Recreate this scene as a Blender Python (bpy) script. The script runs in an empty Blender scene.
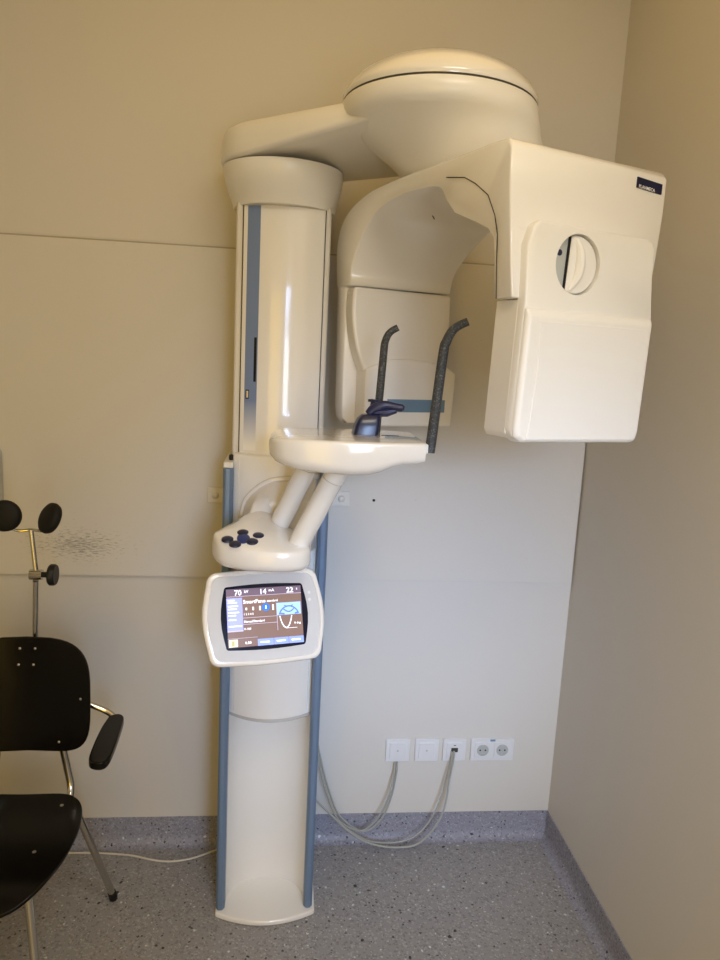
import bpy, bmesh, math, random
from mathutils import Vector, Matrix
random.seed(4)
S = bpy.context.scene
C = S.collection
rad = math.radians

# ------------------------------------------------------------------ camera
F, PITCH, ROLL, YAW, DIST, HEIGHT = 720.0, -0.1708, 0.0498, -0.1059, 2.3105, 1.707
fw = Vector((-math.sin(YAW)*math.cos(PITCH), math.cos(YAW)*math.cos(PITCH), math.sin(PITCH)))
rt = Vector((math.cos(YAW), math.sin(YAW), 0)); up = rt.cross(fw)
rt2 = math.cos(ROLL)*rt + math.sin(ROLL)*up
up2 = -math.sin(ROLL)*rt + math.cos(ROLL)*up
cam = bpy.data.objects.new('camera', bpy.data.cameras.new('camera')); C.objects.link(cam)
m = Matrix((rt2, up2, -fw)).transposed().to_4x4(); m.translation = Vector((0, -DIST, HEIGHT))
cam.matrix_world = m
cam.data.sensor_fit = 'VERTICAL'; cam.data.sensor_height = 36; cam.data.lens = 36*F/960
cam.data.clip_start = .02
S.camera = cam

# ------------------------------------------------------------------ world, lights, exposure
S.view_settings.view_transform = 'Standard'; S.view_settings.look = 'None'
S.view_settings.gamma = 1; S.view_settings.use_curve_mapping = False
S.view_settings.exposure = 0.0
W = bpy.data.worlds.new('world'); S.world = W; W.use_nodes = True
W.node_tree.nodes['Background'].inputs[0].default_value = (.75, .85, 1, 1)
W.node_tree.nodes['Background'].inputs[1].default_value = .05

def area(name, loc, target, sx, sy, power, col):
    l = bpy.data.lights.new(name, 'AREA'); l.shape = 'RECTANGLE'; l.size = sx; l.size_y = sy
    l.energy = power; l.color = col
    o = bpy.data.objects.new(name, l); C.objects.link(o); o.location = loc
    o.rotation_euler = (Vector(target)-Vector(loc)).to_track_quat('-Z', 'Y').to_euler()
    return o
# daylight through the window in the wall behind the camera, a warm lamp and an added fill under the ceiling
def colour_light(o, rgb):
    m_ = max(rgb); o.data.energy = 10*m_; o.data.color = [c/m_ for c in rgb]
# blueish daylight slanting down through the window behind the camera
day = area('window_daylight', (.60, -3.26, 1.7), (.48, 0, .55), .7, .9, 10, (1, 1, 1)); day.data.spread = rad(40)
colour_light(day, (.275, .385, .62))
# added warm fill behind the camera, set before an invented door opening
colour_light(area('added_rear_fill', (-.6, -3.27, 1.1), (-.6, 0, 1.1), .95, 2.0, 10, (1, 1, 1)), (1.50, .93, .10))
# warm ceiling lamp
colour_light(area('ceiling_lamp_light', (.45, -2.3, 2.93), (.45, -2.3, 0), .7, .7, 10, (1, 1, 1)), (1.70, 1.65, 1.50))
colour_light(area('added_ceiling_fill', (.1, -1.5, 2.98), (.1, -1.5, 0), 1.6, 2.4, 10, (1, 1, 1)), (.75, .45, .10))  # added wide soft fill below the ceiling, no lamp there

# ------------------------------------------------------------------ helpers
def lerp(a, b, t): return a+(b-a)*t
def mat(name, col, rough=.5, metal=0, spec=.5, coat=0, bump=None, noise=None, emit=None, sheen=0):
    M = bpy.data.materials.new(name); M.use_nodes = True
    nt = M.node_tree; b = nt.nodes['Principled BSDF']
    b.inputs['Base Color'].default_value = (*col, 1)
    b.inputs['Roughness'].default_value = rough; b.inputs['Metallic'].default_value = metal
    b.inputs['Specular IOR Level'].default_value = spec
    b.inputs['Coat Weight'].default_value = coat; b.inputs['Coat Roughness'].default_value = .06
    tc = nt.nodes.new('ShaderNodeTexCoord')
    if noise:
        sc, amt = noise
        n = nt.nodes.new('ShaderNodeTexNoise'); n.inputs['Scale'].default_value = sc; n.inputs['Detail'].default_value = 4
        nt.links.new(tc.outputs['Object'], n.inputs['Vector'])
        mr = nt.nodes.new('ShaderNodeMapRange'); mr.inputs[3].default_value = 1-amt; mr.inputs[4].default_value = 1+amt
        nt.links.new(n.outputs[0], mr.inputs[0])
        mx = nt.nodes.new('ShaderNodeVectorMath'); mx.operation = 'SCALE'; mx.inputs[0].default_value = col
        nt.links.new(mr.outputs[0], mx.inputs['Scale']); nt.links.new(mx.outputs[0], b.inputs['Base Color'])
    if bump:
        sc, st = bump
        n = nt.nodes.new('ShaderNodeTexNoise'); n.inputs['Scale'].default_value = sc; n.inputs['Detail'].default_value = 3
        nt.links.new(tc.outputs['Object'], n.inputs['Vector'])
        bp = nt.nodes.new('ShaderNodeBump'); bp.inputs['Strength'].default_value = st; bp.inputs['Distance'].default_value = .002
        nt.links.new(n.outputs[0], bp.inputs['Height']); nt.links.new(bp.outputs[0], b.inputs['Normal'])
    if emit is not None:
        b.inputs['Emission Color'].default_value = (*col, 1); b.inputs['Emission Strength'].default_value = emit
    return M

def finish(o, bevel=0, seg=3, ang=35, sharp=35):
    me = o.data
    me.polygons.foreach_set('use_smooth', [True]*len(me.polygons))
    if bevel:
        md = o.modifiers.new('bevel', 'BEVEL'); md.width = bevel; md.segments = seg
        md.limit_method = 'ANGLE'; md.angle_limit = rad(ang); md.harden_normals = True
        md.miter_outer = 'MITER_ARC'
    else:
        me.set_sharp_from_angle(angle=rad(sharp))
def obj(name, bm, material, parent=None, bevel=0, seg=3, ang=35, sharp=35, sub=0):
    bmesh.ops.recalc_face_normals(bm, faces=bm.faces)
    me = bpy.data.meshes.new(name); bm.to_mesh(me); bm.free()
    o = bpy.data.objects.new(name, me); C.objects.link(o)
    me.materials.append(material)
    if parent:
        o.parent = parent
        if parent.type == 'EMPTY': o.matrix_parent_inverse = Matrix.Translation(-parent.location)
    finish(o, bevel, seg, ang, sharp)
    if sub:
        s = o.modifiers.new('sub', 'SUBSURF'); s.levels = sub; s.render_levels = sub
    return o
def thing(name, label, cat, loc, group=None):
    o = bpy.data.objects.new(name, None); C.objects.link(o); o.location = loc
    o.empty_display_size = .05
    return tag(o, label, cat, group)
def tag(o, label, cat, group=None):
    o['label'] = label; o['category'] = cat
    if group: o['group'] = group
    return o
def struct(o): o['kind'] = 'structure'; return o

def add_box(bm, a, b):
    vs = [bm.verts.new((x, y, z)) for x in (a[0], b[0]) for y in (a[1], b[1]) for z in (a[2], b[2])]
    for f in ((0,1,3,2),(4,6,7,5),(0,4,5,1),(2,3,7,6),(0,2,6,4),(1,5,7,3)): bm.faces.new([vs[i] for i in f])
    return bm
def box(a, b): return add_box(bmesh.new(), a, b)
def loft(rings, bm=None, caps=True, closed=True):
    bm = bm or bmesh.new()
    R = [[bm.verts.new(p) for p in r] for r in rings]; n = len(R[0])
    for a, b in zip(R, R[1:]):
        for i in range(n if closed else n-1):
            j = (i+1) % n; bm.faces.new((a[i], a[j], b[j], b[i]))
    if caps: bm.faces.new(R[0][::-1]); bm.faces.new(R[-1])
    return bm
def prism(pts, fn, t0, t1, bm=None):
    """outline pts (a,b) pushed through fn(a,b,t) between t0 and t1"""
    return loft([[fn(a, b, t0) for a, b in pts], [fn(a, b, t1) for a, b in pts]], bm)
def circle_pts(cx, cy, rx, ry=None, n=32, a0=0, a1=2*math.pi, end=False):
    ry = ry or rx
    k = n-1 if end else n
    return [(cx+rx*math.cos(a0+(a1-a0)*i/k), cy+ry*math.sin(a0+(a1-a0)*i/k)) for i in range(n)]
def rrect(x0, y0, x1, y1, r, n=6):
    P = []
    for cx, cy, a in ((x1-r, y1-r, 0), (x0+r, y1-r, 90), (x0+r, y0+r, 180), (x1-r, y0+r, 270)):
        for i in range(n+1):
            t = rad(a+90*i/n); P.append((cx+r*math.cos(t), cy+r*math.sin(t)))
    return P
def smooth_path(pts, k=8):
    P = [Vector(p) for p in pts]; out = []
    for i in range(len(P)-1):
        p0, p1, p2, p3 = P[max(i-1, 0)], P[i], P[i+1], P[min(i+2, len(P)-1)]
        for j in range(k):
            t = j/k
            out.append(.5*((2*p1)+(p2-p0)*t+(2*p0-5*p1+4*p2-p3)*t*t+(3*p1-p0-3*p2+p3)*t**3))
    out.append(P[-1]); return out
def tube(path, r, n=12, bm=None):
    bm = bm or bmesh.new(); P = [Vector(p) for p in path]; rings = []; pn = None
    for i, p in enumerate(P):
        t = (P[min(i+1, len(P)-1)]-P[max(i-1, 0)]).normalized()
        if pn is None: pn = t.orthogonal().normalized()
        pn = (pn-t*pn.dot(t)).normalized(); b = t.cross(pn)
        rr = r[i] if isinstance(r, (list, tuple)) else r
        rings.append([p+rr*(math.cos(2*math.pi*k/n)*pn+math.sin(2*math.pi*k/n)*b) for k in range(n)])
    return loft(rings, bm)
def lathe(profile, center, axis=(0, 0, 1), n=48, bm=None):
    ax = Vector(axis).normalized(); a = ax.orthogonal().normalized(); b = ax.cross(a); c = Vector(center)
    return loft([[c+ax*h+max(r, 1e-4)*(math.cos(2*math.pi*k/n)*a+math.sin(2*math.pi*k/n)*b) for k in range(n)] for r, h in profile], bm)
def text_into(bm, s, place, size, x, y, align='LEFT', scale_x=1.0):
    cu = bpy.data.curves.new('t', 'FONT'); cu.body = s; cu.size = size; cu.align_x = align; cu.resolution_u = 2
    cu.offset = size*.02
    o = bpy.data.objects.new('t', cu); C.objects.link(o)
    dg = bpy.context.evaluated_depsgraph_get(); me = bpy.data.meshes.new_from_object(o.evaluated_get(dg))
    off = len(bm.verts)
    vs = [bm.verts.new(place(x+v.co.x*scale_x, y+v.co.y)) for v in me.vertices]
    for p in me.polygons:
        try: bm.faces.new([vs[i] for i in p.vertices])
        except ValueError: pass
    bpy.data.objects.remove(o); bpy.data.curves.remove(cu); bpy.data.meshes.remove(me)
    return bm
def cut(o, cutter_bm):
    me = bpy.data.meshes.new('c'); bmesh.ops.recalc_face_normals(cutter_bm, faces=cutter_bm.faces); cutter_bm.to_mesh(me); cutter_bm.free()
    c = bpy.data.objects.new('c', me); C.objects.link(c)
    md = o.modifiers.new('b', 'BOOLEAN'); md.object = c; md.operation = 'DIFFERENCE'; md.solver = 'EXACT'
    with_b = [x for x in o.modifiers if x.type == 'BEVEL']
    dg = bpy.context.evaluated_depsgraph_get(); dg.update()
    new = bpy.data.meshes.new_from_object(o.evaluated_get(dg)); o.modifiers.clear()
    o.data = new; bpy.data.objects.remove(c); bpy.data.meshes.remove(me)
    new.set_sharp_from_angle(angle=rad(40))

# ------------------------------------------------------------------ materials
WALLCOL = (.64, .61, .55)
def wall_material(name, scuff=False):
    M = mat(name, WALLCOL, .55, spec=.35, bump=(220, .12), noise=(1.3, .03))
    if scuff:
        nt = M.node_tree; b = nt.nodes['Principled BSDF']
        src = b.inputs['Base Color'].links[0].from_socket
        geo = nt.nodes.new('ShaderNodeNewGeometry')
        mp = nt.nodes.new('ShaderNodeMapping'); mp.inputs['Scale'].default_value = (48, 1, 330)
        nt.links.new(geo.outputs['Position'], mp.inputs[0])
        n = nt.nodes.new('ShaderNodeTexNoise'); n.inputs['Scale'].default_value = 1; n.inputs['Detail'].default_value = 5; n.inputs['Roughness'].default_value = .65
        nt.links.new(mp.outputs[0], n.inputs['Vector'])
        # an elliptical patch of rub marks left by the chair's headrest
        sub = nt.nodes.new('ShaderNodeVectorMath'); sub.operation = 'SUBTRACT'; sub.inputs[1].default_value = (-.645, 0, 1.070)
        nt.links.new(geo.outputs['Position'], sub.inputs[0])
        sc = nt.nodes.new('ShaderNodeVectorMath'); sc.operation = 'MULTIPLY'; sc.inputs[1].default_value = (1/.24, 0, 1/.09)
        nt.links.new(sub.outputs[0], sc.inputs[0])
        ln = nt.nodes.new('ShaderNodeVectorMath'); ln.operation = 'LENGTH'; nt.links.new(sc.outputs[0], ln.inputs[0])
        fall = nt.nodes.new('ShaderNodeMapRange'); fall.inputs[1].default_value = 1; fall.inputs[2].default_value = 0
        fall.inputs[3].default_value = 0; fall.inputs[4].default_value = .22
        nt.links.new(ln.outputs['Value'], fall.inputs[0])
        ad = nt.nodes.new('ShaderNodeMath'); ad.operation = 'ADD'
        nt.links.new(n.outputs[0], ad.inputs[0]); nt.links.new(fall.outputs[0], ad.inputs[1])
        th = nt.nodes.new('ShaderNodeMapRange'); th.inputs[1].default_value = .66; th.inputs[2].default_value = .72
        th.inputs[3].default_value = 0; th.inputs[4].default_value = .55
        nt.links.new(ad.outputs[0], th.inputs[0])
        mx = nt.nodes.new('ShaderNodeMix'); mx.data_type = 'RGBA'; mx.inputs[7].default_value = (.10, .09, .085, 1)
        nt.links.new(th.outputs[0], mx.inputs[0]); nt.links.new(src, mx.inputs[6]); nt.links.new(mx.outputs[2], b.inputs['Base Color'])
    return M
M_ceil = mat('ceiling_paint', (.82, .80, .76), .7, noise=(2, .02))
M_wall = wall_material('wall_paint'); M_panel = wall_material('wall_board_paint', True)

def speckle(name, base, rough=.5):
    M = mat(name, base, rough, spec=.4)
    nt = M.node_tree; b = nt.nodes['Principled BSDF']
    geo = nt.nodes.new('ShaderNodeNewGeometry')
    def layer(scale, thr, col, prev, density, seed):
        mp = nt.nodes.new('ShaderNodeMapping'); mp.inputs['Location'].default_value = (seed, seed*1.7, seed*.6)
        nt.links.new(geo.outputs['Position'], mp.inputs[0])
        nz = nt.nodes.new('ShaderNodeTexNoise'); nz.inputs['Scale'].default_value = scale*1.6
        nt.links.new(mp.outputs[0], nz.inputs['Vector'])
        av = nt.nodes.new('ShaderNodeVectorMath'); av.operation = 'MULTIPLY_ADD'
        av.inputs[1].default_value = (.35/scale*2,)*3
        nt.links.new(nz.outputs['Color'], av.inputs[0]); nt.links.new(mp.outputs[0], av.inputs[2])
        v = nt.nodes.new('ShaderNodeTexVoronoi'); v.inputs['Scale'].default_value = scale
        nt.links.new(av.outputs[0], v.inputs['Vector'])
        sp = nt.nodes.new('ShaderNodeSeparateColor'); nt.links.new(v.outputs['Color'], sp.inputs[0])
        size = nt.nodes.new('ShaderNodeMath'); size.operation = 'MULTIPLY'; size.inputs[1].default_value = thr
        nt.links.new(sp.outputs[1], size.inputs[0])
        lt = nt.nodes.new('ShaderNodeMath'); lt.operation = 'LESS_THAN'; nt.links.new(v.outputs['Distance'], lt.inputs[0]); nt.links.new(size.outputs[0], lt.inputs[1])
        dn = nt.nodes.new('ShaderNodeMath'); dn.operation = 'LESS_THAN'; dn.inputs[1].default_value = density; nt.links.new(sp.outputs[0], dn.inputs[0])
        mu = nt.nodes.new('ShaderNodeMath'); mu.operation = 'MULTIPLY'; nt.links.new(lt.outputs[0], mu.inputs[0]); nt.links.new(dn.outputs[0], mu.inputs[1])
        mx = nt.nodes.new('ShaderNodeMix'); mx.data_type = 'RGBA'; mx.inputs[7].default_value = (*col, 1)
        nt.links.new(mu.outputs[0], mx.inputs[0])
        if prev: nt.links.new(prev, mx.inputs[6])
        else: mx.inputs[6].default_value = (*base, 1)
        return mx.outputs[2]
    lo = tuple(c*.74 for c in base); hi = tuple(min(1, c*1.3) for c in base)
    p = layer(150, .9, lo, None, .42, 1.3)
    p = layer(170, .8, hi, p, .35, 5.1)
    p = layer(85, .40, tuple(c*.25 for c in base), p, .17, 9.7)
    p = layer(75, .34, (.62, .62, .63), p, .16, 3.9)
    p = layer(45, .28, tuple(c*.12 for c in base), p, .10, 7.7)
    nt.links.new(p, b.inputs['Base Color'])
    return M
M_floor = speckle('vinyl_floor', (.29, .28, .28), .42)
M_skirt = speckle('vinyl_skirting', (.27, .27, .315), .5)
M_white = mat('gloss_white_enamel', (.81, .785, .735), .20, spec=.5, coat=1.0, noise=(3, .015))
M_white2 = mat('satin_white_plastic', (.80, .78, .73), .32, spec=.5, coat=.15, noise=(3, .015))
M_cream = mat('cream_side_trim', (.68, .65, .59), .4, noise=(3, .02))
M_blue = mat('blue_anodised_rail', (.15, .22, .33), .42, metal=.2, noise=(60, .05))
M_stripe = mat('blue_stripe', (.19, .25, .40), .3, noise=(3, .03))
M_navy = mat('navy_rubber', (.012, .016, .06), .35, noise=(60, .2))
M_gloss_navy = mat('navy_gloss_plastic', (.008, .012, .045), .28, coat=.1, noise=(30, .2))
M_black = mat('black_plastic', (.007, .007, .008), .45, spec=.3, noise=(60, .2))
M_ply = mat('black_lacquered_plywood', (.0035, .003, .003), .25, spec=.22, noise=(40, .2))
M_pad = mat('black_vinyl_pad', (.006, .0055, .005), .6, spec=.25, noise=(80, .2), bump=(400, .2))
M_chrome = mat('chrome', (.62, .60, .56), .16, metal=1, noise=(20, .04))
M_rod = mat('dark_grey_speckled_rubber', (.045, .047, .05), .6, bump=(300, .5))
def speck_rod():
    nt = M_rod.node_tree; b = nt.nodes['Principled BSDF']; geo = nt.nodes.new('ShaderNodeNewGeometry')
    n = nt.nodes.new('ShaderNodeTexNoise'); n.inputs['Scale'].default_value = 260; n.inputs['Detail'].default_value = 3
    nt.links.new(geo.outputs['Position'], n.inputs['Vector'])
    cr = nt.nodes.new('ShaderNodeValToRGB'); cr.color_ramp.elements[0].position = .5; cr.color_ramp.elements[0].color = (.03, .033, .036, 1)
    cr.color_ramp.elements[1].position = .72; cr.color_ramp.elements[1].color = (.16, .16, .15, 1)
    nt.links.new(n.outputs[0], cr.inputs[0]); nt.links.new(cr.outputs[0], b.inputs['Base Color'])
speck_rod()
M_seam = mat('dark_gap', (.05, .045, .035), .8, noise=(50, .1))
M_plate = mat('white_socket_plastic', (.71, .71, .70), .3, noise=(10, .02))
M_cable = mat('grey_cable', (.36, .37, .33), .5, noise=(30, .05))
M_wcable = mat('white_cable', (.62, .59, .52), .5, noise=(30, .05))
M_grey = mat('light_grey_panel', (.45, .47, .45), .35, noise=(20, .03))
M_label = mat('blue_label', (.14, .24, .36), .4, noise=(20, .05))
M_bezel = mat('light_grey_bezel', (.57, .565, .555), .35, noise=(20, .02))
M_metal = mat('brushed_steel', (.55, .53, .50), .35, metal=1, noise=(60, .08))
M_scr_bg = mat('screen_brown', (.17, .105, .085), .2, emit=.9, noise=None)
M_scr_top = mat('screen_violet', (.13, .09, .13), .2, emit=.9)
M_scr_side = mat('screen_periwinkle', (.30, .33, .78), .2, emit=.95)
M_scr_tab = mat('screen_blue_tab', (.22, .30, .72), .2, emit=.95)
M_scr_img = mat('screen_light_blue', (.32, .50, .86), .2, emit=.95)
M_scr_dark = mat('screen_mid_blue', (.10, .18, .50), .2, emit=.9)
M_scr_dot = mat('screen_selected_blue', (.02, .15, .62), .2, emit=1.0)
M_scr_text = mat('screen_white', (.85, .87, .92), .2, emit=1.0)
M_scr_cream = mat('screen_cream', (.70, .70, .52), .2, emit=.9)

# ------------------------------------------------------------------ the room
XL, XR, YF, ZC, T = -2.1, .998, -3.3, 3.0, .1
struct(obj('floor', box((XL-T, YF-T, -.08), (XR+T, T, 0)), M_floor))
struct(obj('ceiling', box((XL-T, YF-T, ZC), (XR+T, T, ZC+.1)), M_ceil))
struct(obj('wall_back', box((XL-T, 0, 0), (XR+T, T, ZC)), M_wall))
struct(obj('wall_right', box((XR, YF, 0), (XR+T, 0, ZC)), M_wall))
struct(obj('wall_left', box((XL-T, YF, 0), (XL, 0, ZC)), M_wall))
bm = bmesh.new(); wx0, wx1, wz0, wz1 = .20, .72, 1.0, 1.85
add_box(bm, (XL-T, YF-T, 0), (-1.08, YF, ZC)); add_box(bm, (-1.08, YF-T, 2.1), (-.12, YF, ZC)); add_box(bm, (-.12, YF-T, 0), (wx0, YF, ZC)); add_box(bm, (wx1, YF-T, 0), (XR+T, YF, ZC))  # door opening invented to go with the rear fill light
add_box(bm, (wx0, YF-T, 0), (wx1, YF, wz0)); add_box(bm, (wx0, YF-T, wz1), (wx1, YF, ZC))
struct(obj('wall_front', bm, M_wall))
bm = bmesh.new(); fwid = .05
for a, b in (((wx0, YF-.08, wz0), (wx0+fwid, YF-.02, wz1)), ((wx1-fwid, YF-.08, wz0), (wx1, YF-.02, wz1)),
             ((wx0+fwid, YF-.08, wz0), (wx1-fwid, YF-.02, wz0+fwid)), ((wx0+fwid, YF-.08, wz1-fwid), (wx1-fwid, YF-.02, wz1))):
    add_box(bm, a, b)
win = struct(obj('window_1', bm, M_plate))
obj('window_pane', box((wx0+fwid, YF-.055, wz0+fwid), (wx1-fwid, YF-.050, wz1-fwid)), mat('bright_sky_through_glass', (.80, .90, 1.0), .3, emit=8.0), win)
# painted board fixed on the lower part of the back wall
struct(obj('trim_1', box((XL+.002, -.015, .9708), (XR-.006, 0, 2.0061)), M_panel, bevel=.001))
def skirting(name, f):
    prof = [(0, 0), (0, .1), (.004, .1), (.005, .035)] + [(.005+.03*(1-math.cos(t)), .035-.035*math.sin(t)) for t in [rad(a) for a in (15, 30, 45, 60, 75, 90)]]
    rings = [[f(d, h, s) for d, h in prof] for s in (0, 1)]
    struct(obj(name, loft(rings), M_skirt))
skirting('baseboard_back', lambda d, h, s: (lerp(XL, XR, s), -d, h))
skirting('baseboard_right', lambda d, h, s: (XR-d, lerp(YF, -.0, s), h))
skirting('baseboard_left', lambda d, h, s: (XL+d, lerp(YF, -.0, s), h))
struct(obj('joint_shade_strip', box((XL+.002, -.0135, 2.0061), (XR-.006, 0, 2.0105)), mat('painted_joint_shadow', (.40, .365, .29), .8, noise=(9, .1))))  # darker beige strip paints in the shade line along the board's top edge
# small drilled hole in the board, with its dark plug
tag(obj('wall_plug', lathe([(.0045, 0), (.0045, .003), (.0035, .0045), (0, .0048)], (.293, -.0148, 1.243), (0, -1, 0), 16), M_black),
    'tiny dark screw plug in the wall board right of the column', 'wall plug')
# ceiling lamp fitting (gives the warm light)
lamp = thing('ceiling_lamp', 'square flat white ceiling lamp behind the camera', 'lamp', (.45, -2.3, ZC))
obj('lamp_housing', box((.08, -2.67, 2.955), (.82, -1.93, 3.0)), M_plate, lamp, bevel=.006)
obj('lamp_diffuser', box((.10, -2.65, 2.945), (.80, -1.95, 2.955)), mat('lamp_diffuser', (1, .78, .5), .4, emit=1.5), lamp)

# ------------------------------------------------------------------ the x-ray machine
X = thing('panoramic_xray_machine', 'tall white dental panoramic x-ray machine with blue side rails against the back wall', 'x-ray machine', (-.02, -.2, 0))
CX = -.021
def dshape(cx, hw, yb, ys, yf, n=17, pw=2.0):
    P = [(cx+hw, yb), (cx+hw, ys)]
    for i in range(1, n):
        t = 1-2*i/n; P.append((cx+hw*t, ys+(yf-ys)*(1-abs(t)**pw)))
    return P+[(cx-hw, ys), (cx-hw, yb)]
up_ = lambda x, y, z: (x, y, z)
obj('base_plate', prism(dshape(-.018, .152, -.05, -.350, -.392), up_, 0, .018), M_white, X, bevel=.006)
# blue extruded rails left and right
for s, nm in ((-1, 0), (1, 0)):
    cx = -.155 if s < 0 else .1125
    P = [(cx-.0135, -.05), (cx+.0135, -.05), (cx+.0135, -.334), (cx+.006, -.344), (cx-.006, -.344), (cx-.0135, -.334)]
    r = obj('side_rail', prism(P, up_, .018, 1.385), M_blue, X, bevel=.002)
    obj('end_cap', prism([(cx-.0135, -.05), (cx+.0135, -.05), (cx+.0135, -.334), (cx-.0135, -.334)], up_, 1.385, 1.402), M_cream, r, bevel=.003)
# concave white niche between the rails
P = []
n = 24
for i in range(n+1):
    a = math.pi*i/n; P.append((CX-.122*math.cos(a), -.333+.133*math.sin(a)**.75 if 0 < i < n else -.333))
P += [(CX+.122, -.05), (CX-.122, -.05)]
obj('column_niche', prism(P, up_, .018, 1.1), M_white2, X, sharp=40)
# telescopic column
obj('telescopic_column', prism(dshape(CX-.002, .128, -.045, -.262, -.275), up_, .66, 2.10), M_cream, X, bevel=.008)
cover = obj('column_cover', prism(dshape(CX, .1095, -.2, -.270, -.300), up_, 1.40, 2.088), M_white, X, bevel=.002, sharp=50)
def cover_y(x): t = (x-CX)/.1095; return -.270-.030*(1-t*t)
for s_ in (-1, 1):
    x = CX+s_*.1108; obj('cover_seam', box((x-.0008, -.2712, 1.40), (x+.0008, -.262, 2.088)), M_seam, cover)
# blue stripe down the cover with its scale slot, fading out at the bottom
def strip(x0, x1, z0, z1, lift, k=5):
    return loft([[(lerp(x0, x1, i/k), cover_y(lerp(x0, x1, i/k))-lift, z) for i in range(k+1)] +
                 [(lerp(x0, x1, i/k), cover_y(lerp(x0, x1, i/k))+.001, z) for i in range(k, -1, -1)] for z in (z0, z1)])
M_fade = mat('blue_stripe_fading', (.19, .25, .40), .3)
nt = M_fade.node_tree; g = nt.nodes.new('ShaderNodeNewGeometry'); sp = nt.nodes.new('ShaderNodeSeparateXYZ'); nt.links.new(g.outputs['Position'], sp.inputs[0])
mr = nt.nodes.new('ShaderNodeMapRange'); mr.inputs[1].default_value = 1.44; mr.inputs[2].default_value = 1.57
nt.links.new(sp.outputs[2], mr.inputs[0]); mx = nt.nodes.new('ShaderNodeMix'); mx.data_type = 'RGBA'
mx.inputs[6].default_value = (.81, .785, .735, 1); mx.inputs[7].default_value = (.17, .235, .40, 1)
nt.links.new(mr.outputs[0], mx.inputs[0]); nt.links.new(mx.outputs[2], nt.nodes['Principled BSDF'].inputs['Base Color'])
obj('blue_stripe', strip(-.1190, -.0845, 1.43, 2.086, .0012), M_fade, cover, sharp=60)
obj('scale_slot', strip(-.0945, -.0875, 1.622, 1.742, .0022, 2), M_black, cover)
sw = obj('indicator', strip(-.1150, -.1060, 1.574, 1.599, .0024, 2), M_black, cover)
obj('indicator_window', strip(-.1128, -.1078, 1.577, 1.596, .0034, 2), mat('amber', (.7, .62, .4), .3, noise=(9, .1)), cover)
# sliding carriage in front of the column
CP = dshape(CX+.001, .1245, -.12, -.30, -.352)
def carr_y(x): t = (x-CX-.001)/.1245; return -.30-.052*(1-t*t)
car = obj('carriage', prism(CP, up_, .648, 1.422), M_white2, X, bevel=.006)
obj('carriage_edge', prism(dshape(CX+.001, .1255, -.2, -.298, -.3515), up_, .640, .650), mat('carriage_lip', (.50, .49, .46), .4, noise=(9, .03)), car, bevel=.002)
for s in (-1, 1):
    x = CX+.001+s*.108
    obj('edge_groove', box((x-.0012, carr_y(x)-.0006, .66), (x+.0012, carr_y(x)+.003, 1.41)), M_cream, car)
# raised arched arm root on the carriage
outl = [(-.118, 1.255), (-.105, 1.300), (-.075, 1.335), (-.035, 1.360), (.02, 1.366), (.095, 1.366)]
pth = smooth_path([(x, carr_y(x)-.006, z) for x, z in outl], 6)
obj('arch_rim', tube(pth, .0065, 10), M_white, car)
P = outl + [(.095, 1.15), (-.11, 1.15)]
obj('arm_root', loft([[(x, carr_y(x)+.01, z) for x, z in P], [(x*.97, carr_y(x)-.008, lerp(z, 1.25, .03)) for x, z in P], [(x*.80, -.42, lerp(z, 1.22, .35)) for x, z in P]]), M_white2, car, bevel=.006)

# collar under the arm
rings = []
for z, k in ((2.088, 0), (2.094, .05), (2.11, .25), (2.135, .64), (2.16, .88), (2.182, 1.0), (2.190, 1.0)):
    A = circle_pts(-.024, -.19, .140, .135, 48); B = circle_pts(-.028, -.215, .163, .163, 48)
    rings.append([(lerp(a[0], b[0], k), lerp(a[1], b[1], k), z) for a, b in zip(A, B)])
collar = obj('column_collar', loft(rings), M_white2, X, bevel=.002)

# shoulder arm: plan is the hull of two circles
DC = (.337, -.50)
c1, r1, c2, r2 = Vector((-.028, -.218)), .170, Vector(DC), .18
d = c2-c1; ang = math.atan2(d.y, d.x); off = math.acos((r1-r2)/d.length)
def hull(shr):
    P = []
    for i in range(25):
        t = ang+off+(2*math.pi-2*off)*i/24; P.append((c1.x+(r1-shr)*math.cos(t), c1.y+(r1-shr)*math.sin(t)))
    for i in range(25):
        t = ang-off+2*off*i/24; P.append((c2.x+(r2-shr)*math.cos(t), c2.y+(r2-shr)*math.sin(t)))
    return P
def zz(p, base, k):
    q = Vector(p)-c1; t = max(0, min(1, q.dot(d)/d.length_squared)); side = (d.x*q.y-d.y*q.x)/d.length
    return base + k*t*max(0, min(1, .5-side/.25))
rings = [[(p[0], p[1], zz(p, 2.193, .046)) for p in hull(.012)], [(p[0], p[1], zz(p, 2.196, .046)) for p in hull(.003)],
         [(p[0], p[1], zz(p, 2.203, .046)) for p in hull(0)], [(p[0], p[1], zz(p, 2.255, .004)) for p in hull(.005)],
         [(p[0], p[1], zz(p, 2.272, .004)) for p in hull(.012)], [(p[0], p[1], zz(p, 2.283, .004)) for p in hull(.03)],
         [(p[0], p[1], zz(p, 2.289, .004)) for p in hull(.06)]]
obj('shoulder_arm', loft(rings), M_white2, X, sharp=50)

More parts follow.
